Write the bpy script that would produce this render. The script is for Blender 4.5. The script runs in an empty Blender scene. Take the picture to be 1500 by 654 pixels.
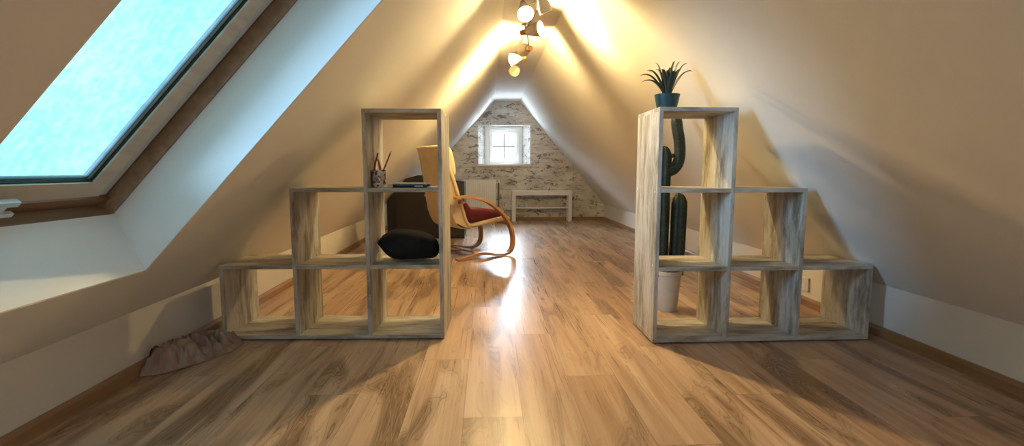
import bpy, bmesh, math, random
from mathutils import Vector, Matrix, noise
random.seed(7)
C = bpy.context.scene.collection
R = math.radians

# ---------------------------------------------------------------- helpers
class MB:
    """collects shapes into one mesh"""
    def __init__(s): s.bm = bmesh.new()
    def box(s, a, b, bev=0.0):
        a = Vector(a); b = Vector(b)
        r = bmesh.ops.create_cube(s.bm, size=1.0)
        vs = r['verts']
        for v in vs:
            v.co = Vector(((a[i]+b[i])/2 + v.co[i]*(b[i]-a[i]) for i in range(3)))
        if bev > 0:
            es = list({e for v in vs for e in v.link_edges})
            bmesh.ops.bevel(s.bm, geom=es, offset=bev, segments=2, affect='EDGES', profile=.6)
        return s
    def hexa(s, p):
        """eight points: bottom loop 4, top loop 4"""
        v = [s.bm.verts.new(Vector(q)) for q in p]
        for f in ((3,2,1,0),(4,5,6,7),(0,1,5,4),(1,2,6,5),(2,3,7,6),(3,0,4,7)):
            s.bm.faces.new([v[i] for i in f])
        return s
    def prism(s, poly, ax, a, b):
        """polygon (2D) extruded along axis ax from a to b"""
        def mk(q, t):
            c = list(q); c.insert(ax, t); return Vector(c)
        lo = [s.bm.verts.new(mk(q, a)) for q in poly]; hi = [s.bm.verts.new(mk(q, b)) for q in poly]
        n = len(poly)
        s.bm.faces.new(lo[::-1]); s.bm.faces.new(hi)
        for i in range(n): s.bm.faces.new((lo[i], lo[(i+1) % n], hi[(i+1) % n], hi[i]))
        return s
    def lathe(s, prof, M=None, seg=32, cap=True):
        M = M or Matrix.Identity(4)
        rings = []
        for r, z in prof:
            rings.append([s.bm.verts.new(M @ Vector((r*math.cos(2*math.pi*k/seg), r*math.sin(2*math.pi*k/seg), z))) for k in range(seg)])
        for a, b in zip(rings, rings[1:]):
            for k in range(seg):
                s.bm.faces.new((a[k], a[(k+1) % seg], b[(k+1) % seg], b[k]))
        if cap:
            if prof[0][0] > 1e-5: s.bm.faces.new(rings[0][::-1])
            if prof[-1][0] > 1e-5: s.bm.faces.new(rings[-1])
        return s
    def sweep(s, pts, sec, up=(0,0,1), closed=True):
        """sweep a 2D section (list of (a,b) or function t->list) along pts; a is sideways, b along up-ish"""
        pts = [Vector(p) for p in pts]; up = Vector(up)
        rings = []; n = len(pts)
        for i, p in enumerate(pts):
            t = (pts[min(i+1, n-1)] - pts[max(i-1, 0)]).normalized()
            side = t.cross(up)
            if side.length < 1e-4: side = Vector((1,0,0))
            side.normalize(); u = side.cross(t).normalized()
            sc = sec(i/(n-1)) if callable(sec) else sec
            rings.append([s.bm.verts.new(p + side*a + u*b) for a, b in sc])
        m = len(rings[0])
        for a, b in zip(rings, rings[1:]):
            for k in range(m):
                s.bm.faces.new((a[k], a[(k+1) % m], b[(k+1) % m], b[k]))
        s.bm.faces.new(rings[0][::-1]); s.bm.faces.new(rings[-1])
        return s
    def tube(s, pts, r, seg=10):
        f = r if callable(r) else (lambda t: r)
        return s.sweep(pts, lambda t: [(f(t)*math.cos(2*math.pi*k/seg), f(t)*math.sin(2*math.pi*k/seg)) for k in range(seg)])
    def build(s, name, mat, parent=None, smooth=False, loc=None):
        bmesh.ops.recalc_face_normals(s.bm, faces=s.bm.faces)
        me = bpy.data.meshes.new(name); s.bm.to_mesh(me); s.bm.free()
        if smooth:
            for p in me.polygons: p.use_smooth = True
            if smooth != 'all': me.set_sharp_from_angle(angle=R(40))
        me.materials.append(mat)
        o = bpy.data.objects.new(name, me); C.objects.link(o)
        if parent: o.parent = parent
        if loc: o.location = loc
        return o

def thing(name, label, cat, loc=(0,0,0), rotz=0, group=None, kind=None):
    o = bpy.data.objects.new(name, None); C.objects.link(o)
    o.location = loc; o.rotation_euler = (0,0,rotz); o.empty_display_size = .1
    if label: o['label'] = label
    if cat: o['category'] = cat
    if group: o['group'] = group
    if kind: o['kind'] = kind
    return o
def tag(o, label=None, cat=None, group=None, kind=None):
    if label: o['label'] = label
    if cat: o['category'] = cat
    if group: o['group'] = group
    if kind: o['kind'] = kind
    return o
def catmull(P, n=8):
    P = [Vector(p) for p in P]; out = []
    for i in range(len(P)-1):
        p0 = P[max(i-1,0)]; p1 = P[i]; p2 = P[i+1]; p3 = P[min(i+2, len(P)-1)]
        for k in range(n):
            t = k/n
            out.append(.5*((2*p1) + (p2-p0)*t + (2*p0-5*p1+4*p2-p3)*t*t + (3*p1-p0-3*p2+p3)*t**3))
    out.append(P[-1]); return out

# ---------------------------------------------------------------- materials
def nmat(name):
    m = bpy.data.materials.new(name); m.use_nodes = True
    nt = m.node_tree; b = nt.nodes['Principled BSDF']
    return m, nt, b
def N(nt, t, **k):
    n = nt.nodes.new(t)
    for a, v in k.items():
        if a in n.inputs.keys() if isinstance(a, str) else False: n.inputs[a].default_value = v
        else: setattr(n, a, v)
    return n
def inp(n, **k):
    for a, v in k.items(): n.inputs[a.replace('_', ' ')].default_value = v
    return n
def L(nt, a, b): nt.links.new(a, b)
def ramp(nt, fac, stops, interp='LINEAR'):
    r = nt.nodes.new('ShaderNodeValToRGB'); r.color_ramp.interpolation = interp
    e = r.color_ramp.elements
    while len(e) < len(stops): e.new(.5)
    for x, (p, c) in zip(e, stops):
        x.position = p; x.color = (*c, 1) if len(c) == 3 else c
    L(nt, fac, r.inputs['Fac']); return r
def mixc(nt, fac, a, b, mode='MIX'):
    m = nt.nodes.new('ShaderNodeMix'); m.data_type = 'RGBA'; m.blend_type = mode
    for s, v in ((m.inputs[0], fac), (m.inputs[6], a), (m.inputs[7], b)):
        if hasattr(v, 'is_output'): L(nt, v, s)
        elif isinstance(v, (int, float)): s.default_value = v
        else: s.default_value = (*v, 1)
    return m.outputs[2]
def math_(nt, op, a, b=0.0, c=None):
    m = nt.nodes.new('ShaderNodeMath'); m.operation = op
    for s, v in zip(m.inputs, (a, b, c)):
        if v is None: continue
        if hasattr(v, 'is_output'): L(nt, v, s)
        else: s.default_value = v
    return m.outputs[0]
def coords(nt, scale=(1,1,1), rot=(0,0,0), loc=(0,0,0)):
    t = nt.nodes.new('ShaderNodeTexCoord'); mp = nt.nodes.new('ShaderNodeMapping')
    mp.inputs['Scale'].default_value = scale; mp.inputs['Rotation'].default_value = rot; mp.inputs['Location'].default_value = loc
    L(nt, t.outputs['Object'], mp.inputs['Vector']); return mp.outputs['Vector']
def noise_(nt, vec, scale, detail=4, rough=.5, dist=0.0):
    n = nt.nodes.new('ShaderNodeTexNoise')
    L(nt, vec, n.inputs['Vector']); inp(n, Scale=scale, Detail=detail, Roughness=rough, Distortion=dist); return n
def bump(nt, b, h, strength, dist=.01):
    n = nt.nodes.new('ShaderNodeBump'); inp(n, Strength=strength, Distance=dist)
    L(nt, h, n.inputs['Height']); L(nt, n.outputs['Normal'], b.inputs['Normal'])

def simple(name, col, rough=.6, metal=0, var=.12, scale=20, bmp=0.0, stretch=(1,1,1)):
    m, nt, b = nmat(name)
    v = coords(nt, stretch); n = noise_(nt, v, scale)
    c2 = tuple(max(0, c*(1-var)) for c in col); c1 = tuple(min(1, c*(1+var)) for c in col)
    r = ramp(nt, n.outputs['Fac'], [(.3, c2), (.7, c1)])
    L(nt, r.outputs['Color'], b.inputs['Base Color'])
    inp(b, Roughness=rough, Metallic=metal)
    if bmp: bump(nt, b, n.outputs['Fac'], bmp, .004)
    return m

def plaster(name, col):
    m, nt, b = nmat(name)
    v = coords(nt); n = noise_(nt, v, 3.0, 5, .55); n2 = noise_(nt, v, 90, 3)
    r = ramp(nt, n.outputs['Fac'], [(.3, tuple(c*.96 for c in col)), (.7, col)])
    L(nt, r.outputs['Color'], b.inputs['Base Color']); inp(b, Roughness=.85)
    h = math_(nt, 'ADD', math_(nt, 'MULTIPLY', n.outputs['Fac'], .9), math_(nt, 'MULTIPLY', n2.outputs['Fac'], .06))
    bump(nt, b, h, .25, .02); return m

def floor_mat():
    m, nt, b = nmat('oak_laminate')
    tc = nt.nodes.new('ShaderNodeTexCoord'); sp = nt.nodes.new('ShaderNodeSeparateXYZ'); L(nt, tc.outputs['Object'], sp.inputs[0])
    W, LEN = .19, 1.29
    fx = math_(nt, 'DIVIDE', math_(nt, 'ADD', sp.outputs['X'], .08+19*W), W)
    row = math_(nt, 'FLOOR', fx); ux = math_(nt, 'FRACT', fx)
    wn = nt.nodes.new('ShaderNodeTexWhiteNoise'); wn.noise_dimensions = '1D'; L(nt, row, wn.inputs['W'])
    off = math_(nt, 'MULTIPLY', math_(nt, 'FRACT', math_(nt, 'MULTIPLY', row, .382)), LEN)
    fy = math_(nt, 'DIVIDE', math_(nt, 'ADD', math_(nt, 'ADD', sp.outputs['Y'], off), 10-.23), LEN)
    col = math_(nt, 'FLOOR', fy); uy = math_(nt, 'FRACT', fy)
    cid = nt.nodes.new('ShaderNodeCombineXYZ'); L(nt, row, cid.inputs[0]); L(nt, col, cid.inputs[1])
    wr = nt.nodes.new('ShaderNodeTexWhiteNoise'); wr.noise_dimensions = '3D'; L(nt, cid.outputs[0], wr.inputs['Vector'])
    # per plank shifted coordinates
    sh = nt.nodes.new('ShaderNodeVectorMath'); sh.operation = 'SCALE'; L(nt, wr.outputs['Color'], sh.inputs[0]); sh.inputs['Scale'].default_value = 17
    ad = nt.nodes.new('ShaderNodeVectorMath'); ad.operation = 'ADD'; L(nt, tc.outputs['Object'], ad.inputs[0]); L(nt, sh.outputs[0], ad.inputs[1])
    def mapped(sc):
        mp = nt.nodes.new('ShaderNodeMapping'); mp.inputs['Scale'].default_value = sc; L(nt, ad.outputs[0], mp.inputs['Vector']); return mp.outputs['Vector']
    big = noise_(nt, mapped((8.5, 1.25, 1)), 1.0, 2.4, .45, 1.0)      # cathedral field
    F_ = big.outputs['Fac']
    zone = ramp(nt, F_, [(.505, (0,0,0)), (.64, (1,1,1))]).outputs['Color']
    rings = math_(nt, 'FRACT', math_(nt, 'MULTIPLY', F_, 26))
    tri = math_(nt, 'ABSOLUTE', math_(nt, 'SUBTRACT', rings, .5))
    dline = ramp(nt, tri, [(.0, (1,1,1)), (.13, (0,0,0))]).outputs['Color']
    lline = ramp(nt, tri, [(.36, (0,0,0)), (.5, (1,1,1))]).outputs['Color']
    fine = noise_(nt, mapped((75, 1.6, 1)), 1.0, 4, .6, .3)
    soft = noise_(nt, mapped((16, 1.0, 1)), 1.0, 3, .5, .6)
    fl = noise_(nt, mapped((26, 5.0, 1)), 1.0, 3, .6, .8)
    basec = ramp(nt, soft.outputs['Fac'], [(.32, (.42, .275, .18)), (.48, (.56, .395, .27)), (.66, (.65, .485, .35))]).outputs['Color']
    tone = ramp(nt, wr.outputs['Value'], [(0, (1,1,1)), (.4, (.95,.92,.90)), (.75, (.88,.83,.79)), (1, (.76,.68,.62))]).outputs['Color']
    c = mixc(nt, 1.0, basec, tone, 'MULTIPLY')
    c = mixc(nt, math_(nt, 'MULTIPLY', zone, .80), c, (.20, .118, .066))
    outer = ramp(nt, F_, [(.47, (0,0,0)), (.60, (1,1,1))]).outputs['Color']
    c = mixc(nt, math_(nt, 'MULTIPLY', math_(nt, 'MULTIPLY', dline, outer), .75), c, (.12, .065, .032))
    c = mixc(nt, math_(nt, 'MULTIPLY', math_(nt, 'MULTIPLY', lline, zone), .38), c, (.62, .47, .32))
    c = mixc(nt, math_(nt, 'MULTIPLY', dline, .10), c, (.20, .11, .06))
    fr = ramp(nt, fine.outputs['Fac'], [(.34, (.66,.62,.58)), (.52, (1,1,1))])
    c = mixc(nt, .40, c, fr.outputs['Color'], 'MULTIPLY')
    fk = ramp(nt, fl.outputs['Fac'], [(.25, (1,1,1)), (.32, (0,0,0))]).outputs['Color']
    c = mixc(nt, math_(nt, 'MULTIPLY', fk, .6), c, (.13, .07, .035))
    # knots
    vo = nt.nodes.new('ShaderNodeTexVoronoi'); L(nt, mapped((7.5, 3.2, 1)), vo.inputs['Vector']); inp(vo, Scale=1.0, Randomness=1.0)
    kn = ramp(nt, vo.outputs['Distance'], [(.03, (1,1,1)), (.15, (0,0,0))])
    keep = nt.nodes.new('ShaderNodeSeparateColor'); L(nt, vo.outputs['Color'], keep.inputs[0])
    kf = math_(nt, 'MULTIPLY', kn.outputs['Color'], math_(nt, 'GREATER_THAN', keep.outputs[0], .72))
    c = mixc(nt, math_(nt, 'MULTIPLY', kf, .75), c, (.085, .042, .018))
    # seams
    ex = math_(nt, 'MINIMUM', ux, math_(nt, 'SUBTRACT', 1.0, ux)); ex = math_(nt, 'MULTIPLY', ex, W)
    ey = math_(nt, 'MINIMUM', uy, math_(nt, 'SUBTRACT', 1.0, uy)); ey = math_(nt, 'MULTIPLY', ey, LEN)
    seam = math_(nt, 'LESS_THAN', math_(nt, 'MINIMUM', ex, ey), .0011)
    c = mixc(nt, math_(nt, 'MULTIPLY', seam, .5), c, (.07, .035, .015))
    L(nt, c, b.inputs['Base Color'])
    rr = ramp(nt, fine.outputs['Fac'], [(.2, (.34,)*3), (.8, (.25,)*3)])
    L(nt, rr.outputs['Color'], b.inputs['Roughness'])
    inp(b, **{'Specular IOR Level': .5})
    bump(nt, b, math_(nt, 'SUBTRACT', fine.outputs['Fac'], math_(nt, 'MULTIPLY', seam, 2)), .05, .003)
    return m

def washed_wood(name, axis):
    m, nt, b = nmat(name)
    st = [11, 11, 11]; st[axis] = 2.4
    v = coords(nt, tuple(st))
    n1 = noise_(nt, v, 1.3, 6, .7, .3)
    st2 = [70, 70, 70]; st2[axis] = 3
    n2 = noise_(nt, coords(nt, tuple(st2)), 1.0, 4, .6)
    a = ramp(nt, n1.outputs['Fac'], [(.34, (.17, .145, .10)), (.45, (.36, .33, .27)), (.58, (.56, .54, .49)), (.75, (.45, .43, .37))])
    f = ramp(nt, n2.outputs['Fac'], [(.3, (.62,.60,.56)), (.6, (1,1,1))])
    c = mixc(nt, .5, a.outputs['Color'], f.outputs['Color'], 'MULTIPLY')
    L(nt, c, b.inputs['Base Color']); inp(b, Roughness=.5)
    bump(nt, b, n2.outputs['Fac'], .12, .002); return m

def wood(name, c1, c2, axis, rough=.4, fre=30):
    m, nt, b = nmat(name)
    st = [fre]*3; st[axis] = fre*.07
    n = noise_(nt, coords(nt, tuple(st)), 1.0, 5, .6, .4)
    r = ramp(nt, n.outputs['Fac'], [(.3, c1), (.65, c2)])
    L(nt, r.outputs['Color'], b.inputs['Base Color']); inp(b, Roughness=rough); return m

def brick_paper():
    m, nt, b = nmat('worn_white_brick_wallpaper')
    v = coords(nt)
    big = noise_(nt, coords(nt, (1.0, 1, 2.2)), 2.6, 4, .6)
    base = ramp(nt, big.outputs['Fac'], [(.3, (.50, .47, .43)), (.55, (.70, .67, .62)), (.75, (.80, .78, .74))])
    n1 = noise_(nt, coords(nt, (4.2, 4.2, 8.5)), 1.5, 6, .75, .8)
    d1 = ramp(nt, n1.outputs['Fac'], [(.425, (1,1,1)), (.455, (.0,.0,.0))])
    n2 = noise_(nt, coords(nt, (2.2, 2.2, 5), loc=(3, 0, 7)), 1.0, 3, .5)
    gate = ramp(nt, n2.outputs['Fac'], [(.38, (0,0,0)), (.47, (1,1,1))])
    k = math_(nt, 'MULTIPLY', d1.outputs['Color'], gate.outputs['Color'])
    c = mixc(nt, math_(nt, 'MULTIPLY', k, .8), base.outputs['Color'], (.12, .085, .06))
    # second, softer brick-brown mottling in courses
    n3 = noise_(nt, coords(nt, (5, 5, 15), loc=(9, 2, 1)), 1.0, 5, .7, .5)
    d3 = ramp(nt, n3.outputs['Fac'], [(.38, (1,1,1)), (.47, (0,0,0))])
    c = mixc(nt, math_(nt, 'MULTIPLY', d3.outputs['Color'], .55), c, (.30, .235, .19))
    # brick course joints
    tcv = coords(nt, (1,1,1), rot=(R(-90), 0, 0))
    br = nt.nodes.new('ShaderNodeTexBrick'); L(nt, tcv, br.inputs['Vector'])
    inp(br, Scale=1.0); br.inputs['Brick Width'].default_value = .22; br.inputs['Row Height'].default_value = .07
    br.inputs['Mortar Size'].default_value = .005; br.inputs['Mortar Smooth'].default_value = .4
    c = mixc(nt, math_(nt, 'MULTIPLY', br.outputs['Fac'], .22), c, (.25, .21, .18))
    L(nt, c, b.inputs['Base Color']); inp(b, Roughness=.8); return m

def emis(name, col, strength):
    m, nt, b = nmat(name)
    n = noise_(nt, coords(nt), 8)
    r = ramp(nt, n.outputs['Fac'], [(.2, tuple(c*.97 for c in col)), (.8, col)])
    L(nt, r.outputs['Color'], b.inputs['Emission Color']); L(nt, r.outputs['Color'], b.inputs['Base Color'])
    inp(b, **{'Emission Strength': strength}); return m

def frosted():
    m, nt, b = nmat('rain_frosted_glass'); nt.nodes.remove(b)
    out = nt.nodes['Material Output']
    v = coords(nt, (1,1,1))
    n = noise_(nt, coords(nt, (1, 1.6, 1)), 30, 8, .72, .6)
    n2 = noise_(nt, v, 2.2, 3)
    f = math_(nt, 'ADD', math_(nt, 'MULTIPLY', n.outputs['Fac'], .7), math_(nt, 'MULTIPLY', n2.outputs['Fac'], .3))
    r = ramp(nt, f, [(.40, (.44, .80, .84)), (.5, (.52, .87, .90)), (.60, (.62, .94, .95))])
    t = nt.nodes.new('ShaderNodeBsdfTransparent'); L(nt, r.outputs['Color'], t.inputs[0])
    tl = nt.nodes.new('ShaderNodeBsdfTranslucent'); L(nt, r.outputs['Color'], tl.inputs[0])
    mx = nt.nodes.new('ShaderNodeMixShader'); mx.inputs[0].default_value = .11
    L(nt, t.outputs[0], mx.inputs[1]); L(nt, tl.outputs[0], mx.inputs[2])
    g = nt.nodes.new('ShaderNodeBsdfGlossy'); g.inputs['Roughness'].default_value = .15
    m2 = nt.nodes.new('ShaderNodeMixShader'); m2.inputs[0].default_value = .04
    L(nt, mx.outputs[0], m2.inputs[1]); L(nt, g.outputs[0], m2.inputs[2])
    L(nt, m2.outputs[0], out.inputs[0]); return m
def clear_glass(name, tint, fac=.08):
    m, nt, b = nmat(name); nt.nodes.remove(b); out = nt.nodes['Material Output']
    n = noise_(nt, coords(nt), 5); r = ramp(nt, n.outputs['Fac'], [(.2, tint), (.8, tuple(min(1, c*1.03) for c in tint))])
    t = nt.nodes.new('ShaderNodeBsdfTransparent'); L(nt, r.outputs['Color'], t.inputs[0])
    g = nt.nodes.new('ShaderNodeBsdfGlossy'); g.inputs['Roughness'].default_value = .03
    mx = nt.nodes.new('ShaderNodeMixShader'); mx.inputs[0].default_value = fac
    L(nt, t.outputs[0], mx.inputs[1]); L(nt, g.outputs[0], mx.inputs[2]); L(nt, mx.outputs[0], out.inputs[0]); return m

M = {}
M['plaster'] = plaster('warm_white_plaster', (.77, .745, .70))
M['reveal'] = plaster('white_reveal_paint', (.84, .84, .84))
M['knee'] = plaster('knee_wall_paint', (.76, .73, .68))
M['floor'] = floor_mat()
M['shelf_v'] = washed_wood('washed_oak_upright', 2)
M['shelf_h'] = washed_wood('washed_oak_board', 0)
M['skirt'] = wood('oak_skirting', (.23, .125, .055), (.36, .21, .10), 1)
M['skirt_x'] = wood('oak_skirting_far', (.23, .125, .055), (.34, .20, .10), 0)
M['sash'] = wood('pine_sash', (.54, .47, .37), (.68, .61, .50), 1, .5, 22)
M['frame'] = wood('brown_pine_frame', (.17, .095, .05), (.27, .165, .095), 1, .5, 22)
M['lining'] = wood('tan_pine_lining', (.30, .195, .12), (.44, .31, .20), 1, .5, 22)
M['alu'] = simple('grey_aluminium_trim', (.55, .59, .63), .4, .1, .06)
M['gasket'] = simple('black_gasket', (.02, .03, .035), .6)
M['gasket_l'] = simple('pale_blue_glass_edge', (.35, .55, .60), .4)
M['white'] = simple('white_lacquer', (.80, .79, .76), .4, 0, .03)
M['pvc'] = simple('white_window_plastic', (.80, .84, .86), .35, 0, .02)
M['silver'] = simple('silver_handle', (.75, .78, .8), .3, .7, .04)
M['brick'] = brick_paper()
M['frost'] = frosted()
M['glass'] = clear_glass('window_glass', (.95, .98, 1.0))

# ---------------------------------------------------------------- room numbers
XL, XR, ZK = -1.36, 1.872, .25
ZC = 1.862; CXL, CXR = .112, .512
YB, YF = -2.6, 7.8
A = Vector((XL, 0, ZK)); B = Vector((CXL, 0, ZC)); dL = (B-A).normalized(); nL = Vector((-dL.z, 0, dL.x)); SL = (B-A).length
def PL(s, y, off): return A + dL*s + nL*off + Vector((0, y, 0))

def struct(name, mb, mat, parent=None, **k):
    o = mb.build(name, mat, parent, **k)
    if not parent: o['kind'] = 'structure'
    return o
struct('floor', MB().box((XL-.1, YB-.1, -.1), (XR+.1, YF+.1, 0)), M['floor'])
struct('wall_left', MB().box((XL-.12, YB, 0), (XL, YF, ZK)), plaster('shaded_knee_wall_paint', (.68, .64, .57)))  # shade on this side is put into the colour, darker than right knee paint
struct('wall_right', MB().box((XR, YB, 0), (XR+.12, YF, ZK)), M['knee'])
struct('ceiling', MB().box((CXL, YB, ZC), (CXR, YF, ZC+.12)), M['plaster'])
# right slope
A2 = Vector((XR, 0, ZK)); B2 = Vector((CXR, 0, ZC)); d2 = (B2-A2).normalized(); n2 = Vector((d2.z, 0, -d2.x))
if n2.x < 0: n2 = -n2
pr = [A2, B2, B2+n2*.12, A2+n2*.12]
struct('ceiling_right', MB().prism([(p.x, p.z) for p in pr], 1, YB, YF), M['plaster'])
# left slope with the roof window opening
OY0, OY1, OS0, OS1, TH = .885, 1.738, .263, 1.62, .2
IS0, IS1 = .345, 1.60
def slab(mb, y0, y1, sa, sb, sa2=None, sb2=None, t=TH):
    sa2 = sa if sa2 is None else sa2; sb2 = sb if sb2 is None else sb2
    mb.hexa([PL(sa,y0,0), PL(sb,y0,0), PL(sb,y1,0), PL(sa,y1,0), PL(sa2,y0,t), PL(sb2,y0,t), PL(sb2,y1,t), PL(sa2,y1,t)])
mb = MB()
slab(mb, YB, OY0, 0, SL); slab(mb, OY1, YF, 0, SL)
slab(mb, OY0, OY1, 0, OS0, 0, IS0); slab(mb, OY0, OY1, OS1, SL, IS1, SL)
bmesh.ops.remove_doubles(mb.bm, verts=mb.bm.verts, dist=1e-5)
struct('ceiling_left', mb, M['plaster'])
# painted white lining of the opening
mb = MB(); e = .004
mb.hexa([PL(OS0,OY1-e,.001), PL(OS1,OY1-e,.001), PL(OS1,OY1,.001), PL(OS0,OY1,.001), PL(IS0,OY1-e,TH), PL(IS1,OY1-e,TH), PL(IS1,OY1,TH), PL(IS0,OY1,TH)])
mb.hexa([PL(OS0,OY0,.001), PL(OS1,OY0,.001), PL(OS1,OY0+e,.001), PL(OS0,OY0+e,.001), PL(IS0,OY0,TH), PL(IS1,OY0,TH), PL(IS1,OY0+e,TH), PL(IS0,OY0+e,TH)])
mb.hexa([PL(OS0,OY0,.001), PL(OS0+e,OY0,.001), PL(OS0+e,OY1,.001), PL(OS0,OY1,.001), PL(IS0,OY0,TH), PL(IS0+e,OY0,TH), PL(IS0+e,OY1,TH), PL(IS0,OY1,TH)])
struct('trim_1', mb, M['reveal'])
# roof window: frame, sash, pane
w1 = thing('window_1', 'pine roof window in the left slope with rain covered glass', None, kind='structure')
def bar(mb, y0, y1, s0, s1, o0, o1):
    mb.hexa([PL(s0,y0,o0), PL(s1,y0,o0), PL(s1,y1,o0), PL(s0,y1,o0), PL(s0,y0,o1), PL(s1,y0,o1), PL(s1,y1,o1), PL(s0,y1,o1)])
def ring(mb, y0, y1, s0, s1, w, o0, o1, ws=None):
    ws = ws or w
    bar(mb, y0, y0+w, s0, s1, o0, o1); bar(mb, y1-w, y1, s0, s1, o0, o1)
    bar(mb, y0+w, y1-w, s0, s0+ws, o0, o1); bar(mb, y0+w, y1-w, s1-ws, s1, o0, o1)
FY0, FY1, FS0, FS1 = OY0+.012, OY1-.012, IS0-.004, IS1
mb = MB(); ring(mb, FY0-.06, FY1+.06, FS0-.06, FS1+.06, .06, .201, .30); mb.build('frame_lining', M['lining'], w1); mb = MB()
ring(mb, FY0-.001, FY1+.001, FS0-.001, FS1+.001, .036, .252, .30)
mb.build('window_frame', M['frame'], w1)
SY0, SY1, SS0, SS1 = FY0+.03, FY1-.03, IS0+.060, FS1-.03
mb = MB(); bar(mb, FY0, FY1, FS0+.024, FS0+.05, .238, .30); mb.build('sill_strip', M['frame'], w1)
mb = MB(); bar(mb, SY0, SY0+.036, SS0, SS1, .240, .262); bar(mb, SY1-.036, SY1, SS0, SS1, .240, .262); mb.build('sash_trim', M['alu'], w1)
mb = MB()
GY0, GY1, GS0, GS1 = SY0+.104, SY1-.104, SS0+.060, SS1-.07
bar(mb, SY0+.036, GY0, SS0, SS1, .234, .262); bar(mb, GY1, SY1-.036, SS0, SS1, .234, .262)
bar(mb, GY0, GY1, SS0, GS0, .234, .262); bar(mb, GY0, GY1, GS1, SS1, .234, .262)
mb.build('sash', M['sash'], w1)
mb = MB(); ring(mb, GY0, GY1, GS0, GS1, .004, .240, .262); mb.build('glazing_gasket', M['gasket'], w1)
mb = MB(); ring(mb, GY0+.004, GY1-.004, GS0+.004, GS1-.004, .013, .247, .262, .002); mb.build('glazing_bead', M['gasket_l'], w1)
mb = MB(); ring(mb, GY0+.017, GY1-.017, GS0+.006, GS1-.006, .0025, .2475, .262); mb.build('glazing_seal', M['gasket'], w1)
mb = MB(); bar(mb, GY0, GY1, GS0, GS1, .250, .254); mb.build('pane', M['frost'], w1)
mb = MB(); bar(mb, OY0+.03, 1.352, SS0+.010, SS0+.026, .205, .220); bar(mb, OY0+.03, 1.342, SS0-.016, SS0-.004, .195, .207)
for yy in (1.0, 1.285): bar(mb, yy, yy+.035, SS0-.012, SS0+.014, .204, .240)
mb.build('handle', M['silver'], w1)

# far wall with window niche
NX0, NX1, NZ0, NZ1 = -.141, .676, .893, 1.503
MX0, MX1 = -.02, .552; YW = 8.08
mb = MB()
def cell(x0, z0, x1, z1, X0=None, X1=None):
    mb.hexa([(x0,YF,z0),(x1,YF,z0),(x1,YF,z1),(x0,YF,z1),(X0 if X0 is not None else x0,YW+.06,z0),(X1 if X1 is not None else x1,YW+.06,z0),(X1 if X1 is not None else x1,YW+.06,z1),(X0 if X0 is not None else x0,YW+.06,z1)])
cell(XL-.1, 0, NX0, 2.0, None, MX0); cell(NX1, 0, XR+.1, 2.0, MX1, None)
cell(NX0, 0, NX1, NZ0, MX0, MX1); cell(NX0, NZ1, NX1, 2.0, MX0, MX1)
struct('wall_back', mb, M['brick'])
struct('wall_front', MB().box((XL-.1, YB-.1, 0), (XR+.1, YB, 2.0)), M['plaster'])
w2 = thing('window_2', 'small white four pane gable window in a splayed brick niche', None, kind='structure')
mb = MB()
mb.box((MX0-.05, YW-.001, NZ0-.03), (MX0+.002, YW+.04, NZ1+.03)); mb.box((MX1-.002, YW-.001, NZ0-.03), (MX1+.05, YW+.04, NZ1+.03)); mb.box((MX0, YW-.03, NZ0), (.035, YW+.04, NZ1)); mb.box((.518, YW-.03, NZ0), (MX1, YW+.04, NZ1))
mb.box((.035, YW-.03, 1.445), (.518, YW+.04, NZ1)); mb.box((.035, YW-.03, NZ0), (.518, YW+.04, .915))
mb.build('window_frame', M['pvc'], w2)
mb = MB()
mb.box((.035, YW-.055, .917), (.088, YW+.02, 1.443), .006); mb.box((.462, YW-.055, .917), (.516, YW+.02, 1.443), .006)
mb.box((.088, YW-.055, 1.385), (.462, YW+.02, 1.443), .006); mb.box((.088, YW-.055, .917), (.462, YW+.02, .973), .006)
mb.build('sash', M['pvc'], w2)
MB().box((.088, YW-.01, .973), (.462, YW-.006, 1.385)).build('pane', M['glass'], w2)
mb = MB(); mb.box((.267, YW-.03, .973), (.283, YW-.012, 1.385)); mb.box((.088, YW-.03, 1.171), (.462, YW-.012, 1.187))
mb.build('muntin', simple('grey_muntin', (.14, .16, .21), .5), w2)
mb = MB(); mb.box((.046, YW-.07, 1.08), (.060, YW-.055, 1.13), .003); mb.box((.049, YW-.085, 1.0), (.057, YW-.07, 1.115), .003)
mb.build('handle', M['silver'], w2)
mb = MB(); mb.box((NX0-.012, YF-.035, .855), (NX1+.012, YF-.0, .893), .004); mb.box((MX0-.1, YF-.001, .878), (MX1+.1, YW-.03, .8935))
mb.box((NX0+.003, YF-.002, NZ1-.012), (NX1-.003, YF+.01, NZ1))
struct('trim_2', mb, M['white'])

# skirting
SK = [(0,0),(.018,0),(.018,.036),(.012,.05),(0,.05)]
struct('baseboard_left', MB().prism([(XL+x, z) for x, z in SK], 1, YB, YF), M['skirt'])
struct('baseboard_right', MB().prism([(XR-x, z) for x, z in SK], 1, YB, YF), M['skirt'])
struct('baseboard_back', MB().prism([(YF-x, z) for x, z in SK], 0, XL+.018, XR-.018), M['skirt_x'])

# wall socket on the right knee wall
so = thing('wall_socket', 'white wall socket low on the right knee wall behind the right shelf', 'socket', (XR, 2.75, .125))
MB().box((-.012, -.035, -.04), (0, .035, .04), .004).build('cover_plate', M['white'], so)
m_ = Matrix.Rotation(R(-90), 4, 'Y')
MB().lathe([(.0, .0125), (.019, .0125), (.0195, .0145), (.021, .0145), (.021, .0115)], m_, 24).build('socket_ring', M['white'], so, smooth=True)

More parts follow.
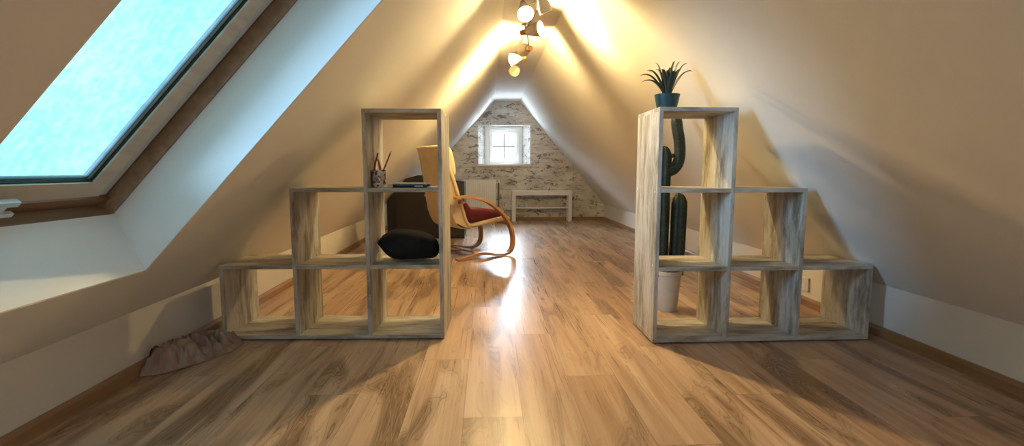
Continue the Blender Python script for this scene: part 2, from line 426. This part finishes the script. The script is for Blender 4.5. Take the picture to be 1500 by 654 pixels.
# ---------------------------------------------------------------- stair shelves
HS = (0.0, .355, .71, 1.065); TK = .018; DEP = .31
def stair_shelf(label, loc, rz, sgn, W):
    """sgn: +1 steps go down towards +x, -1 towards -x; front face at local y=0"""
    t = thing('stair_shelf', label, 'shelf', loc, rz, 'stepped cube shelves flanking the passage')
    cw = (W-TK)/3
    foot = .006
    def bx(name, x0, x1, z0, z1, mat, y0=0, y1=DEP, bev=.0012):
        a, b = sorted((sgn*x0, sgn*x1))
        return MB().box((a, y0, z0), (b, y1, z1), bev).build(name, mat, t)
    tops = (3, 3, 2, 1)
    bx('base_board', 0, W, foot, foot+TK, M['shelf_h'])
    for k in range(4):
        x = k*cw; h = HS[tops[k]]
        nm = 'side_panel' if k in (0, 3) else 'divider'
        # uprights between the boards
        bx(nm, x, x+TK, foot+TK, HS[1]-TK if k == 3 else h-TK, M['shelf_v'], .0008, DEP-.0008)
    for lev, n in ((1, 3), (2, 2), (3, 1)):
        x1 = n*cw+TK
        if lev == 3: bx('top_board', 0, x1, HS[lev]-TK, HS[lev], M['shelf_h'])
        else:
            inner = n-1
            # step part overhangs the last cell, inner cells carry a shelf between uprights
            for c in range(n):
                xa = c*cw+TK; xb = (c+1)*cw
                if c == n-1: bx('step_board', xa, x1, HS[lev]-TK, HS[lev], M['shelf_h'])
                else: bx('shelf_board', xa, xb, HS[lev]-TK, HS[lev], M['shelf_h'])
    for fx in (.03, W/2, W-.03):
        for fy in (.03, DEP-.03):
            a = sgn*fx
            MB().lathe([(.012, 0), (.012, foot)], Matrix.Translation((a, fy, 0)), 12).build('foot', M['gasket'], t)
    return t
shl = stair_shelf('washed grey oak stair shelf left of the passage holding a pencil jar', (-.205, 2.25, 0), R(-2.0), -1, 1.03)
shr = stair_shelf('washed grey oak stair shelf right of the passage with a potted agave on top', (.750, 2.140, 0), 0, 1, 1.022)
for (y, z) in ((.03, .695), (.28, .70), (.03, .36), (.28, .35), (.05, 1.02)):
    MB().lathe([(.0045, 0), (.004, .0015)], Matrix.Translation((-.0, y, z)) @ Matrix.Rotation(R(-90), 4, 'Y'), 12).build('screw_cap', M['white'], shr)

# ---------------------------------------------------------------- black pillow in the left shelf
def inflated(name, outline, T, mat, parent=None, rings=9, wr=.0, sd=0, power=.5):
    mb = MB(); bm = mb.bm
    pts = catmull([(x, 0, z) for x, z in outline] + [(outline[0][0], 0, outline[0][1])], 5)[:-1]
    c = sum(pts, Vector())/len(pts)
    def lay(sg):
        rs = []
        for r in range(1, rings):
            f = r/rings; row = []
            for p in pts:
                q = c + (p-c)*f
                yy = T*(max(0, 1-f*f))**power
                yy *= 1 + wr*noise.noise(Vector((q.x*14, q.z*14, sd+sg)))
                row.append(bm.verts.new((q.x, sg*yy, q.z)))
            rs.append(row)
        return rs
    edge = [bm.verts.new(p) for p in pts]
    for sg in (-1, 1):
        rs = lay(sg) + [edge]
        ce = bm.verts.new((c.x, sg*T, c.z)); n = len(pts)
        for k in range(n): bm.faces.new((ce, rs[0][k], rs[0][(k+1) % n]))
        for a, b in zip(rs, rs[1:]):
            for k in range(n): bm.faces.new((a[k], a[(k+1) % n], b[(k+1) % n], b[k]))
    return mb.build(name, mat, parent, smooth='all')
blk = simple('black_fabric', (.003, .0034, .0042), .85, 0, .3, 60, .2)
pil = thing('cushion', 'black fabric cushion lying in the middle cell of the left stair shelf', 'cushion', (-.380, 2.395, .357+.0))
OUT = [(-.158, .082), (-.13, .115), (-.075, .145), (0, .146), (.07, .134), (.13, .10), (.143, .05), (.125, .012), (.06, .003), (0, .002), (-.07, .004), (-.115, .03)]
inflated('cushion_cover', OUT, .10, blk, pil, wr=.25)
ed = catmull([(x, 0, z) for x, z in OUT[1:6]], 5)
MB().tube([Vector(p)+Vector((0, -.004, .001)) for p in ed], .0022, 6).build('piping', simple('grey_piping', (.10, .09, .085), .6), pil)

# ---------------------------------------------------------------- pencil jar and small things on the left shelf
def printed():
    m, nt, b = nmat('printed_jar_paper')
    v = coords(nt, (1, 1, 1)); vo = nt.nodes.new('ShaderNodeTexVoronoi'); L(nt, v, vo.inputs['Vector']); inp(vo, Scale=90)
    s = nt.nodes.new('ShaderNodeSeparateColor'); L(nt, vo.outputs['Color'], s.inputs[0])
    r = ramp(nt, s.outputs[0], [(0, (.12,.08,.06)), (.15, (.36,.27,.20)), (.35, (.55,.47,.38)), (.65, (.64,.58,.50)), (.92, (.28,.12,.09))], 'CONSTANT')
    L(nt, r.outputs['Color'], b.inputs['Base Color']); inp(b, Roughness=.25); return m
JX, JY, JZ = -.508, 2.35, .7105
jar = thing('pencil_jar', 'short printed glass jar holding pencils on the left stair shelf', 'jar', (JX, JY, JZ))
MB().lathe([(.0, .003), (.028, .003), (.0285, .02), (.0285, .082), (.031, .083), (.0315, .02), (.031, .003), (.029, .0), (0, 0)], None, 32, False).build('glass', printed(), jar, smooth=True)
def pencil(name, lab, cat, p0, p1, r, col, tip=None, group=None):
    p0 = Vector(p0); p1 = Vector(p1); d = p1-p0
    t = thing(name, lab, cat, p0, 0, group)
    MB().tube([(0,0,0), d*.9], r, 6).build('barrel', col, t)
    MB().tube([d*.9, d*.985, d], lambda u: r*(1-u*.85), 6).build('tip', tip or col, t)
    return t
red = simple('red_lacquer', (.36, .035, .02), .35); dk = simple('dark_maroon_lacquer', (.06, .012, .02), .35); redd = simple('dark_red_lacquer', (.14, .02, .015), .4)
pencil('pencil', 'thin dark maroon pencil leaning right in the printed jar', 'pencil', (JX-.012, JY+.004, JZ+.004), (JX+.056, JY+.02, JZ+.172), .0033, dk)
sc_ = thing('scissors', 'red handled scissors standing in the printed jar', 'scissors', (JX-.008, JY, JZ+.004))
mb = MB()
mb.sweep(catmull([(-.014,0,.06), (-.010,0,.10), (.0,0,.135), (.006,0,.158)], 6), lambda t: [(.0055*(1-.45*t)*math.cos(a), .0035*math.sin(a)) for a in [k*math.pi/4 for k in range(8)]], up=(0,1,0))
mb.build('handle', redd, sc_, smooth='all')
mb = MB()
mb.sweep(catmull([(.014,0,.06), (.013,0,.09), (.008,0,.115), (.002,0,.13)], 6), lambda t: [(.007*(1-.5*t)*math.cos(a), .0035*math.sin(a)) for a in [k*math.pi/4 for k in range(8)]], up=(0,1,0))
mb.build('handle', red, sc_, smooth='all')
MB().box((-.007, -.0015, .0), (.009, .0015, .07)).build('blade', M['silver'], sc_)
dev = thing('slim_case', 'slim silver-lidded case with a black base lying on the left stair shelf', 'case', (-.355, 2.365, .7105), R(-4))
MB().box((-.082, -.05, .001), (.078, .05, .0145), .005).build('case_base', simple('black_gloss', (.012,.016,.025), .25), dev, smooth=True)
MB().box((-.083, -.051, .0145), (.079, .051, .0215), .003).build('lid', simple('silver_lid', (.48,.50,.52), .35, .3, .04), dev, smooth=True)
MB().box((.02, -.053, .005), (.06, -.0495, .009), .001).build('port', M['silver'], dev)
tag(MB().box((-.462, 2.31, .7105), (-.438, 2.335, .7275), .003).build('eraser', simple('cream_eraser', (.62,.50,.36), .6)), 'small cream eraser block between the pencil jar and the slim case', 'eraser')
mb = MB()
for k in range(6): mb.box((-.505+.006*k, 2.268+.002*k, .7105+.0007*k), (-.458+.004*k, 2.292, .711+.0007*k))
tag(mb.build('note_paper', simple('yellowed_paper', (.55,.46,.26), .7)), 'small yellowed paper slip lying in front of the pencil jar', 'paper')

# ---------------------------------------------------------------- agave on the right shelf
pl = thing('potted_agave', 'small dark green agave in a teal pot on top of the right shelf', 'plant', (.835, 2.29, 1.0655))
teal = simple('teal_pot', (.008, .045, .062), .45, 0, .1)
MB().lathe([(0, 0), (.041, 0), (.043, .003), (.057, .070), (.0575, .074), (.054, .074), (.052, .062), (0, .060)], None, 40, False).build('pot', teal, pl, smooth=True)
MB().lathe([(0, .066), (.03, .065), (.0525, .0625)], None, 24, False).build('soil', simple('dark_soil', (.03,.022,.015), .95, 0, .4, 200, .6), pl, smooth=True)
leafm, nt, b = nmat('agave_green')
r_ = ramp(nt, noise_(nt, coords(nt, (1,1,1)), 30, 3).outputs['Fac'], [(.3, (.009, .016, .008)), (.7, (.026, .040, .015))]); L(nt, r_.outputs['Color'], b.inputs['Base Color']); inp(b, Roughness=.45)
mb = MB()
def leaf(az, reach, height, bend, w):
    """az heading, reach sideways, height up, drooping by bend"""
    dx, dy = math.cos(az), math.sin(az)
    P = []
    for i in range(13):
        t = i/12
        rr = reach*(t**(1.0+bend*.2)); z = .062 + height*math.sin(min(1.0, t)*math.pi/2*(1+bend*.45))/(1 if bend < .6 else 1.0)
        P.append((dx*(.006+rr), dy*(.006+rr), z))
    def sec(t):
        ww = w*(math.sin(math.pi*min(1, .22+t*.40))**.8)*(1-t)**.55 + .0006
        th = .0035*(1-t)+.0004; cup = ww*.30
        return [(-ww, cup), (-ww*.5, th*.3), (0, -th*.2), (ww*.5, th*.3), (ww, cup), (ww*.45, -th*.7), (0, -th*1.6), (-ww*.45, -th*.7)]
    mb.sweep(P, sec)
specs = [(178,.125,.085,.75,.013),(170,.13,.115,.5,.014),(185,.105,.13,.35,.013),(160,.085,.135,.2,.012),(150,.055,.175,0,.011),
         (8,.125,.135,.25,.014),(-6,.085,.165,.05,.013),(15,.065,.18,0,.012),(35,.05,.185,0,.012),(-40,.055,.13,.1,.015),(-75,.045,.12,.15,.016),
         (-110,.04,.125,.1,.016),(-140,.055,.13,.2,.014),(90,.07,.15,.1,.013),(60,.07,.16,.1,.012),(120,.07,.15,.2,.013),(-90,.02,.10,0,.014),(200,.035,.12,0,.015),(-20,.03,.125,0,.015)]
for a_, re, he, be, w_ in specs: leaf(R(a_), re*.93, he*.92, be, w_)
mb.build('leaves', leafm, pl, smooth='all')

# ---------------------------------------------------------------- cactus behind the right shelf
cx_, cy_ = 1.018, 2.69
cac = thing('potted_cactus', 'tall dark green columnar cactus in a cream pot behind the right shelf', 'plant', (cx_, cy_, 0))
MB().lathe([(0, .0), (.052, .0), (.055, .004), (.073, .205), (.078, .209), (.078, .228), (.074, .230), (.069, .225), (.066, .2), (0, .198)], None, 48, False).build('pot', simple('cream_pot', (.66,.60,.50), .5, 0, .04), cac, smooth=True)
MB().lathe([(0, .207), (.04, .206), (.067, .203)], None, 24, False).build('soil', simple('potting_soil', (.04,.03,.02), .95, 0, .4, 200, .6), cac, smooth=True)
gm, nt, b = nmat('cactus_green')
r_ = ramp(nt, noise_(nt, coords(nt, (1,1,1)), 25, 4).outputs['Fac'], [(.3, (.008, .014, .007)), (.7, (.022, .036, .015))]); L(nt, r_.outputs['Color'], b.inputs['Base Color']); inp(b, Roughness=.55)
spn = MB()
def cactus_arm(pts, r, ribs=7, n=10):
    P = catmull(pts, n); N_ = len(P); seg = ribs*6
    tot = sum((b-a).length for a, b in zip(P, P[1:])); acc = [0]
    for a, b in zip(P, P[1:]): acc.append(acc[-1]+(b-a).length)
    def sec(t):
        s_ = acc[min(N_-1, int(round(t*(N_-1))))]; left = tot - s_
        rr = r*(math.sqrt(max(.0, 1-(max(0, 1.6*r-left)/(1.6*r))**2)) if left < 1.6*r else 1)
        rr = max(rr, .001)
        o = []
        for k in range(seg):
            a = 2*math.pi*k/seg; q = 1-.20*abs(math.sin(a*ribs/2))**.8 if False else .82+.18*abs(math.cos(a*ribs/2))
            o.append((rr*q*math.cos(a), rr*q*math.sin(a)))
        return o
    mbc.sweep(P, sec, up=(0, 1, .01))
    # spine clusters along the ribs
    d = 0
    for i in range(2, N_-1):
        if acc[i]-d < .016: continue
        d = acc[i]
        t = (P[min(i+1, N_-1)]-P[i-1]).normalized(); side = t.cross(Vector((0,1,.01))).normalized(); u = side.cross(t).normalized()
        left = tot-acc[i]; rr = r*(math.sqrt(max(0, 1-((1.6*r-left)/(1.6*r))**2)) if left < 1.6*r else 1)
        for k in range(ribs):
            a = 2*math.pi*k/ribs; dr = side*math.cos(a)+u*math.sin(a); base = P[i]+dr*rr*.98
            for q in range(3):
                dd = (dr + t*random.uniform(-.7,.7) + dr.cross(t)*random.uniform(-.7,.7)).normalized()
                tp = base+dd*.007; s1 = dd.orthogonal().normalized()*.0006; s2 = dd.cross(s1).normalized()*.0006
                v = [spn.bm.verts.new(x) for x in (base+s1, base-s1*.5+s2, base-s1*.5-s2, tp)]
                for f in ((0,1,3),(1,2,3),(2,0,3),(2,1,0)): spn.bm.faces.new([v[j] for j in f])
mbc = MB()
cactus_arm([(-.045,0,.20), (-.047,0,.45), (-.048,0,.70), (-.045,0,.86), (-.045,0,.925)], .043)
cactus_arm([(-.02,0,.785), (.012,-.0,.798), (.036,0,.83), (.044,0,.88), (.040,0,.95), (.024,0,1.03), (.016,0,1.10)], .0315, 6)
cactus_arm([(.048,.015,.20), (.052,.015,.30), (.055,.015,.45), (.057,.015,.58), (.056,.015,.665)], .044)
cactus_arm([(-.03,0,.86), (-.005,0,.868), (.02,0,.875)], .012, 5)
mbc.build('stem', gm, cac, smooth='all')
spn.build('spines', simple('pale_spines', (.40,.36,.24), .6), cac)

# ---------------------------------------------------------------- crumpled cloth in the corner
def cloth():
    m, nt, b = nmat('brown_striped_cloth')
    v = coords(nt); n = noise_(nt, v, 9, 4); w = nt.nodes.new('ShaderNodeTexWave'); L(nt, v, w.inputs['Vector']); inp(w, Scale=9, Distortion=6, Detail=2)
    r1 = ramp(nt, n.outputs['Fac'], [(.3, (.24,.17,.135)), (.7, (.42,.33,.26))])
    r2 = ramp(nt, w.outputs['Fac'], [(.55, (0,0,0)), (.75, (1,1,1))])
    c = mixc(nt, math_(nt, 'MULTIPLY', r2.outputs['Color'], .45), r1.outputs['Color'], (.30, .13, .10))
    L(nt, c, b.inputs['Base Color']); inp(b, Roughness=.9); return m
mb = MB(); bm = mb.bm
NX, NY = 90, 46; grid = {}
cen = Vector((-1.245, 2.072, 0)); ax_ = Vector((.125, .215, 0)).normalized(); bx_ = Vector((-ax_.y, ax_.x, 0))
for i in range(NX+1):
    for j in range(NY+1):
        u = i/NX*2-1; v = j/NY*2-1
        ang = math.atan2(v, u); rad = max(abs(u), abs(v))
        edge = 1+.13*noise.noise(Vector((math.cos(ang)*2.2, math.sin(ang)*2.2, 3)))
        du, dv = math.cos(ang)*rad*edge, math.sin(ang)*rad*edge
        p = cen + ax_*(du*.215) + bx_*(dv*.085)
        q = Vector((p.x*11, p.y*11, 0)); q2 = q + Vector((noise.noise(q), noise.noise(q+Vector((5,5,5))), 0))*1.1
        rid = 1-abs(noise.noise(q2*1.15))*2.2; rid2 = 1-abs(noise.noise(q2*2.9+Vector((9,1,0))))*2
        dome = (1-rad**2.2)
        z = .003 + .040*dome + .045*max(-.4, rid)*min(1, dome*2.5) + .022*rid2*min(1, dome*3)
        z = max(.003, z)
        x = max(p.x, XL+.022)
        grid[i, j] = bm.verts.new((x, p.y, z))
for i in range(NX):
    for j in range(NY): bm.faces.new((grid[i,j], grid[i+1,j], grid[i+1,j+1], grid[i,j+1]))
bmesh.ops.dissolve_degenerate(bm, edges=bm.edges, dist=1e-6)
tag(mb.build('cloth', cloth(), smooth='all'), 'crumpled brown cloth on the floor in the corner by the left stair shelf', 'cloth')

# ---------------------------------------------------------------- armchair
F = Vector((.19, 4.55, 0)); u_ = Vector((.838, .546, 0)); ca = math.atan2(u_.y, u_.x)
ch = thing('lounge_chair', 'cream fabric bentwood lounge chair with a red seat cushion', 'chair', F, ca)
# local frame: x forward, y to the far side, z up
bent = wood('bent_beech', (.36, .19, .08), (.50, .30, .14), 0, .35, 25)
cream, nt, b = nmat('cream_canvas')
n_ = noise_(nt, coords(nt), 7, 4); r_ = ramp(nt, n_.outputs['Fac'], [(.3, (.58,.455,.28)), (.7, (.67,.54,.36))]); L(nt, r_.outputs['Color'], b.inputs['Base Color']); inp(b, Roughness=.85); bump(nt, b, n_.outputs['Fac'], .3, .02)
redc, nt, b = nmat('dark_red_cushion_fabric')
n_ = noise_(nt, coords(nt), 12, 4); r_ = ramp(nt, n_.outputs['Fac'], [(.3, (.075,.004,.010)), (.7, (.125,.007,.016))]); L(nt, r_.outputs['Color'], b.inputs['Base Color']); inp(b, Roughness=.75); bump(nt, b, n_.outputs['Fac'], .4, .02)
WD = .56
side_p = [(-.56,.552), (-.50,.560), (-.42,.562), (-.33,.545), (-.24,.515), (-.16,.468), (-.07,.400), (.0,.312), (.045,.215), (.055,.12), (.03,.045), (-.04,.016), (-.14,.020), (-.24,.040), (-.33,.045), (-.44,.022), (-.55,.012)]
for k, y in enumerate((0, WD)):
    P = catmull([(x, y, z) for x, z in side_p], 6)
    MB().sweep(P, [(-.011,-.028) , (.011,-.028), (.011,.028), (-.011,.028)], up=(0,1,0)).build('side_frame', bent, ch, smooth=True)
mb = MB()
mb.box((-.30, .02, .028), (-.25, WD-.02, .046), .004); mb.box((-.02, .0, .29), (.02, WD, .318), .004); mb.box((-.50, .0, .50), (-.475, WD, .54), .004)
mb.build('cross_rail', bent, ch)
# curved seat-and-back shell
prof = [(-.665,1.0), (-.635,.955), (-.60,.86), (-.565,.76), (-.53,.66), (-.49,.54), (-.455,.44), (-.425,.35), (-.39,.305), (-.33,.298), (-.2,.318), (-.05,.338), (.02,.345), (.05,.335)]
P = catmull([(x, WD/2, z) for x, z in prof], 6)
def shell_sec(hw, th):
    o = []; 
    for k in range(20):
        a = 2*math.pi*k/20; c, s = math.cos(a), math.sin(a)
        o.append((math.copysign(abs(s)**.5, s)*th, math.copysign(abs(c)**.14, c)*hw))
    return o
mb = MB()
def ss(t):
    hw = .235 + .012*math.sin(t*math.pi) ; th = .020+.004*math.sin(t*9)
    if t < .04: th *= .7
    return shell_sec(hw, th)
mb.sweep(P, ss, up=(0,1,0)); mb.build('seat_shell', cream, ch, smooth='all')
# fabric sling closing the back behind the seat bend
sl = [(-.655,.99), (-.625,.86), (-.60,.74), (-.58,.62), (-.57,.50), (-.555,.40), (-.50,.30), (-.42,.272), (-.37,.272)]
P = catmull([(x, WD/2, z) for x, z in sl], 6)
mb = MB(); mb.sweep(P, shell_sec(.228, .006), up=(0,1,0)); mb.build('back_cover', cream, ch, smooth='all')
mb = MB()
for yy in (WD/2-.226, WD/2+.226):
    pts = [(x, z) for x, z in prof[:10]] + [(-.40,.275), (-.44,.29), (-.52,.33), (-.565,.42), (-.585,.54), (-.60,.66), (-.625,.80), (-.655,.96)]
    mb.prism(pts, 1, yy-.004, yy+.004)
mb.build('side_panel', cream, ch)
# head pillow
P = catmull([(-.60,WD/2,.995), (-.575,WD/2,.96), (-.555,WD/2,.88), (-.535,WD/2,.80), (-.525,WD/2,.755)], 6)
mb = MB(); mb.sweep(P, lambda t: shell_sec(.222, .012+.024*math.sin(math.pi*min(1,max(0,t)))), up=(0,1,0)); mb.build('head_pillow', cream, ch, smooth='all')
# red cushion
P = catmull([(-.43,WD/2,.50), (-.40,WD/2,.42), (-.34,WD/2,.385), (-.22,WD/2,.385), (-.10,WD/2,.380), (.0,WD/2,.372)], 6)
mb = MB(); mb.sweep(P, lambda t: shell_sec(.215, .012+.055*math.sin(math.pi*min(1, .12+.85*t))**.7), up=(0,1,0)); o = mb.build('seat_cushion', redc, ch, smooth='all'); o['label'] = 'dark red seat cushion'

# ---------------------------------------------------------------- dark cabinet under the slope
cab = thing('eaves_cabinet', 'dark brown low cabinet with a sloping shoulder behind the lounge chair', 'cabinet', (0, 5.7, 0))
bk = simple('black_cabinet_side', (.004, .0035, .003), .5); br_ = wood('dark_brown_veneer', (.007, .0042, .0025), (.010, .006, .0035), 2, .45, 20)
outl = [(-1.155, .0), (-.27, .0), (-.27, .665), (-.80, .735), (-.935, .70), (-1.155, .44)]
MB().prism(outl, 1, .012, .5).build('body', bk, cab)
MB().prism([(-1.05, .03), (-.285, .03), (-.285, .64), (-.80, .705), (-.925, .665), (-1.05, .53)], 1, -.008, .012).build('door', br_, cab)
MB().box((-.735, -.02, .555), (-.675, -.008, .567), .003).build('handle', simple('dull_brass', (.35,.25,.15), .4, .6), cab)

# ---------------------------------------------------------------- radiator, bench, small things at the far wall
rad = thing('radiator', 'white ribbed panel radiator on the brick wall below the window', 'radiator', (0, YF, 0))
mb = MB(); mb.box((-.50, -.105, .10), (.134, -.035, .635), .006)
k = -.48
while k < .12:
    mb.box((k, -.113, .125), (k+.014, -.104, .605), .004); k += .0333
mb.build('panel', M['white'], rad, smooth=True)
MB().box((-.50, -.11, .632), (.136, -.03, .645), .003).build('top_grille', M['white'], rad)
for bx0 in (-.42, .04): MB().box((bx0, -.035, .2), (bx0+.04, -.0, .25)).build('bracket', M['white'], rad)
mb = MB(); mb.tube([(.134,-.07,.60), (.16,-.07,.60), (.178,-.07,.60)], .010); mb.lathe([(.016, 0), (.018, .03), (.012, .045)], Matrix.Translation((.178, -.07, .605)), 16); mb.build('valve', M['white'], rad, smooth=True)
mb = MB(); mb.tube([(.178,-.07,.60), (.178,-.07,.0)], .0085, 10); mb.build('pipe', simple('dark_grey_pipe', (.07,.065,.06), .5), rad, smooth=True)

bn = thing('tv_bench', 'low white bench with a lower shelf standing against the brick wall', 'bench', (.848, 7.70, 0))
hw = .465
MB().box((-hw, -.135, .408), (hw, .075, .474), .003).build('top', M['white'], bn)
for sx in (-1, 1):
    for sy in (-.135, .025):
        a, b_ = sorted((sx*hw, sx*(hw-.055)))
        MB().box((a, sy, 0), (b_, sy+.05, .408), .002).build('leg', M['white'], bn)
MB().box((-hw+.055, -.115, .205), (hw-.055, .065, .222), .002).build('shelf', M['white'], bn)
bl = thing('tissue_pack', 'small pale blue packet lying on the shelf of the white bench', 'packet', (.535, 7.66, .222))
MB().box((-.055, -.04, 0), (.055, .04, .05), .012).build('wrapper', simple('pale_blue_plastic', (.28,.42,.52), .4), bl, smooth=True)
MB().box((-.03, -.042, .012), (.03, -.039, .036), .001).build('sticker', simple('white_sticker', (.6,.68,.72), .4), bl)
fr = thing('picture_frame', 'small thin black frame leaning on the brick wall beside the bench', 'frame', (.325, 7.74, 0))
mb = MB()
mb.box((-.055, 0, 0), (-.046, .012, .165)); mb.box((.046, 0, 0), (.055, .012, .165)); mb.box((-.046, 0, 0), (.046, .012, .009)); mb.box((-.046, 0, .156), (.046, .012, .165))
mb.build('frame', M['gasket'], fr)
MB().box((-.046, .005, .009), (.046, .010, .156)).build('picture', simple('grey_print', (.40,.37,.33), .6, 0, .3, 30), fr)

# ---------------------------------------------------------------- ceiling spotlights
lamp = thing('ceiling_spotlight', 'cream multi-head spotlight bar running along the flat ceiling strip', 'lamp', (.28, 3.4, ZC))
O = Vector((.28, 3.4, ZC))
shade_m = simple('cream_lamp_shade', (.62, .56, .44), .45, 0, .04); cop = simple('copper_neck', (.50, .25, .10), .35, .5, .1)
chrome = simple('brushed_rail', (.55, .50, .40), .35, .6, .05)
bulb_on = emis('lit_bulb', (1.0, .71, .30), 1380.0)
bulb_hot = emis('lit_bulb_facing_down', (1.0, .73, .35), 2600.0)
bulb_off = simple('cream_reflector_face', (.78, .70, .50), .4, 0, .03)
rail = catmull([(.32,2.55,1.80), (.30,2.9,1.80), (.315,3.2,1.795), (.285,3.5,1.80), (.30,3.85,1.795), (.27,4.25,1.80), (.28,4.65,1.795)], 8)
MB().tube([p-O for p in rail], .007, 10).build('rail', chrome, lamp, smooth='all')
for p in ((.315,2.7), (.29,3.75), (.28,4.55)):
    MB().lathe([(.035, 0), (.035, .012), (.012, .02), (.006, .062)], Matrix.Translation(Vector((p[0], p[1], ZC))-O) @ Matrix.Rotation(math.pi, 4, 'X'), 24).build('ceiling_mount', shade_m, lamp, smooth=True)
def head(pos, aim, top, on, ln=.10, rm=.048, rb=.026, rec=.035):
    pos = Vector(pos); d = Vector(aim).normalized()
    Mx = Matrix.Translation(pos-O) @ d.to_track_quat('Z', 'Y').to_matrix().to_4x4()
    # pos is the mouth centre; shade extends backwards
    out = [(rm, 0), (rm*.97, -ln*.25), (rm*.80, -ln*.55), (rb*1.15, -ln*.82), (rb, -ln), (rb*.8, -ln-.003)]
    inn = [(0, -ln+.006), (rb*.8, -ln+.006), (rb*1.0, -ln*.80), (rm*.76, -ln*.53), (rm*.93, -ln*.24), (rm*.96, 0)]
    o = MB().lathe(inn + out + [(0, -ln-.003)], Mx, 32, False).build('shade', shade_m, lamp, smooth=True)
    MB().lathe([(0, -ln-.045), (.017, -ln-.045), (.018, -ln-.04), (.018, -ln-.003), (0, -ln-.0031)], Mx, 20, False).build('neck', cop, o, smooth=True)
    if on: pf = [(0, -.034-rec)] + [(.031*math.sin(a), -.003-rec-.031*math.cos(a)) for a in [k*math.pi/10 for k in range(1, 10)]] + [(0, .028-rec)]
    else: pf = [(0, -.02), (rm*.9, -.02), (rm*.90, -.006), (rm*.7, -.002), (0, .002)]
    MB().lathe(pf, Mx, 24, False).build('bulb', bulb_hot if on == 2 else bulb_on if on else bulb_off, o, smooth=True)
    bk_ = Mx @ Vector((0, 0, -ln-.02))
    t0 = Vector(top)-O
    MB().tube(catmull([t0, (t0+bk_)/2+Vector((0,0,-.005)), bk_], 4), .005, 8).build('stem', chrome, o, smooth='all')
head((.335, 2.86, 1.672), (.25, .10, -.75), (.30, 2.9, 1.80), False, .125, .036, .026)
head((.229, 2.98, 1.700), (.06, -.72, -.66), (.306, 3.05, 1.80), 2, rec=.043)
head((.349, 3.27, 1.700), (.80, -.50, .05), (.312, 3.24, 1.795), True)
head((.272, 3.80, 1.69), (-.3, .9, .12), (.296, 3.7, 1.797), True, rec=.01)
head((.200, 4.20, 1.705), (-.9, -.15, -.22), (.273, 4.2, 1.80), True, .085, .05, .024, .012)
head((.250, 4.60, 1.695), (-.35, -.9, -.35), (.28, 4.64, 1.795), False, .07, .052, .024)

# ---------------------------------------------------------------- lights
def area(name, loc, tgt, size, size_y, power, col):
    l = bpy.data.lights.new(name, 'AREA'); l.shape = 'RECTANGLE'; l.size = size; l.size_y = size_y; l.energy = power; l.color = col
    o = bpy.data.objects.new(name, l); C.objects.link(o); o.location = loc
    o.rotation_euler = (Vector(tgt)-Vector(loc)).to_track_quat('-Z', 'Y').to_euler(); return o
area('daylight_high_behind_gable', (.28, 9.25, 2.16), (.28, 7.9, 1.9), 2.4, 1.25, 1400, (.74, .87, 1.0))
area('daylight_low_behind_gable', (.28, 9.2, .05), (.28, 7.9, 1.2), 2.4, 1.3, 620, (.74, .87, 1.0))
area('fill_behind_camera', (.4, -2.2, 1.1), (.3, 2.0, .6), 1.3, 1.0, 10, (.74, .86, 1.0))  # added fill lamp in the unseen rear of the room, brightens the foreground
s = bpy.data.lights.new('overcast_daylight', 'SUN'); s.energy = 9.0; s.angle = R(32); s.color = (1.0, .66, .92)
so_ = bpy.data.objects.new('overcast_daylight', s); C.objects.link(so_)
so_.rotation_euler = Vector((.86, .50, -.14)).to_track_quat('-Z', 'Y').to_euler()

w = bpy.data.worlds.new('sky'); bpy.context.scene.world = w; w.use_nodes = True
bg = w.node_tree.nodes['Background']
g = w.node_tree.nodes.new('ShaderNodeTexNoise'); g.inputs['Scale'].default_value = 1.2
tcw = w.node_tree.nodes.new('ShaderNodeTexCoord'); w.node_tree.links.new(tcw.outputs['Generated'], g.inputs['Vector'])
rw = w.node_tree.nodes.new('ShaderNodeValToRGB'); rw.color_ramp.elements[0].color = (.93,.97,1,1); rw.color_ramp.elements[1].color = (.95,.98,1,1)
w.node_tree.links.new(g.outputs['Fac'], rw.inputs[0]); w.node_tree.links.new(rw.outputs[0], bg.inputs['Color'])
bg.inputs['Strength'].default_value = 1.05

# ---------------------------------------------------------------- camera
cam = bpy.data.cameras.new('camera'); cam.lens = 36*720/1500; cam.sensor_width = 36; cam.clip_start = .02
co = bpy.data.objects.new('camera', cam); C.objects.link(co)
co.location = (0, 0, .79)
co.rotation_euler = (R(90-6.104), 0, R(-2.87))
bpy.context.scene.camera = co
sc = bpy.context.scene
sc.view_settings.view_transform = 'Standard'; sc.view_settings.look = 'None'; sc.view_settings.exposure = 0.46
sc.cycles.use_denoising = True
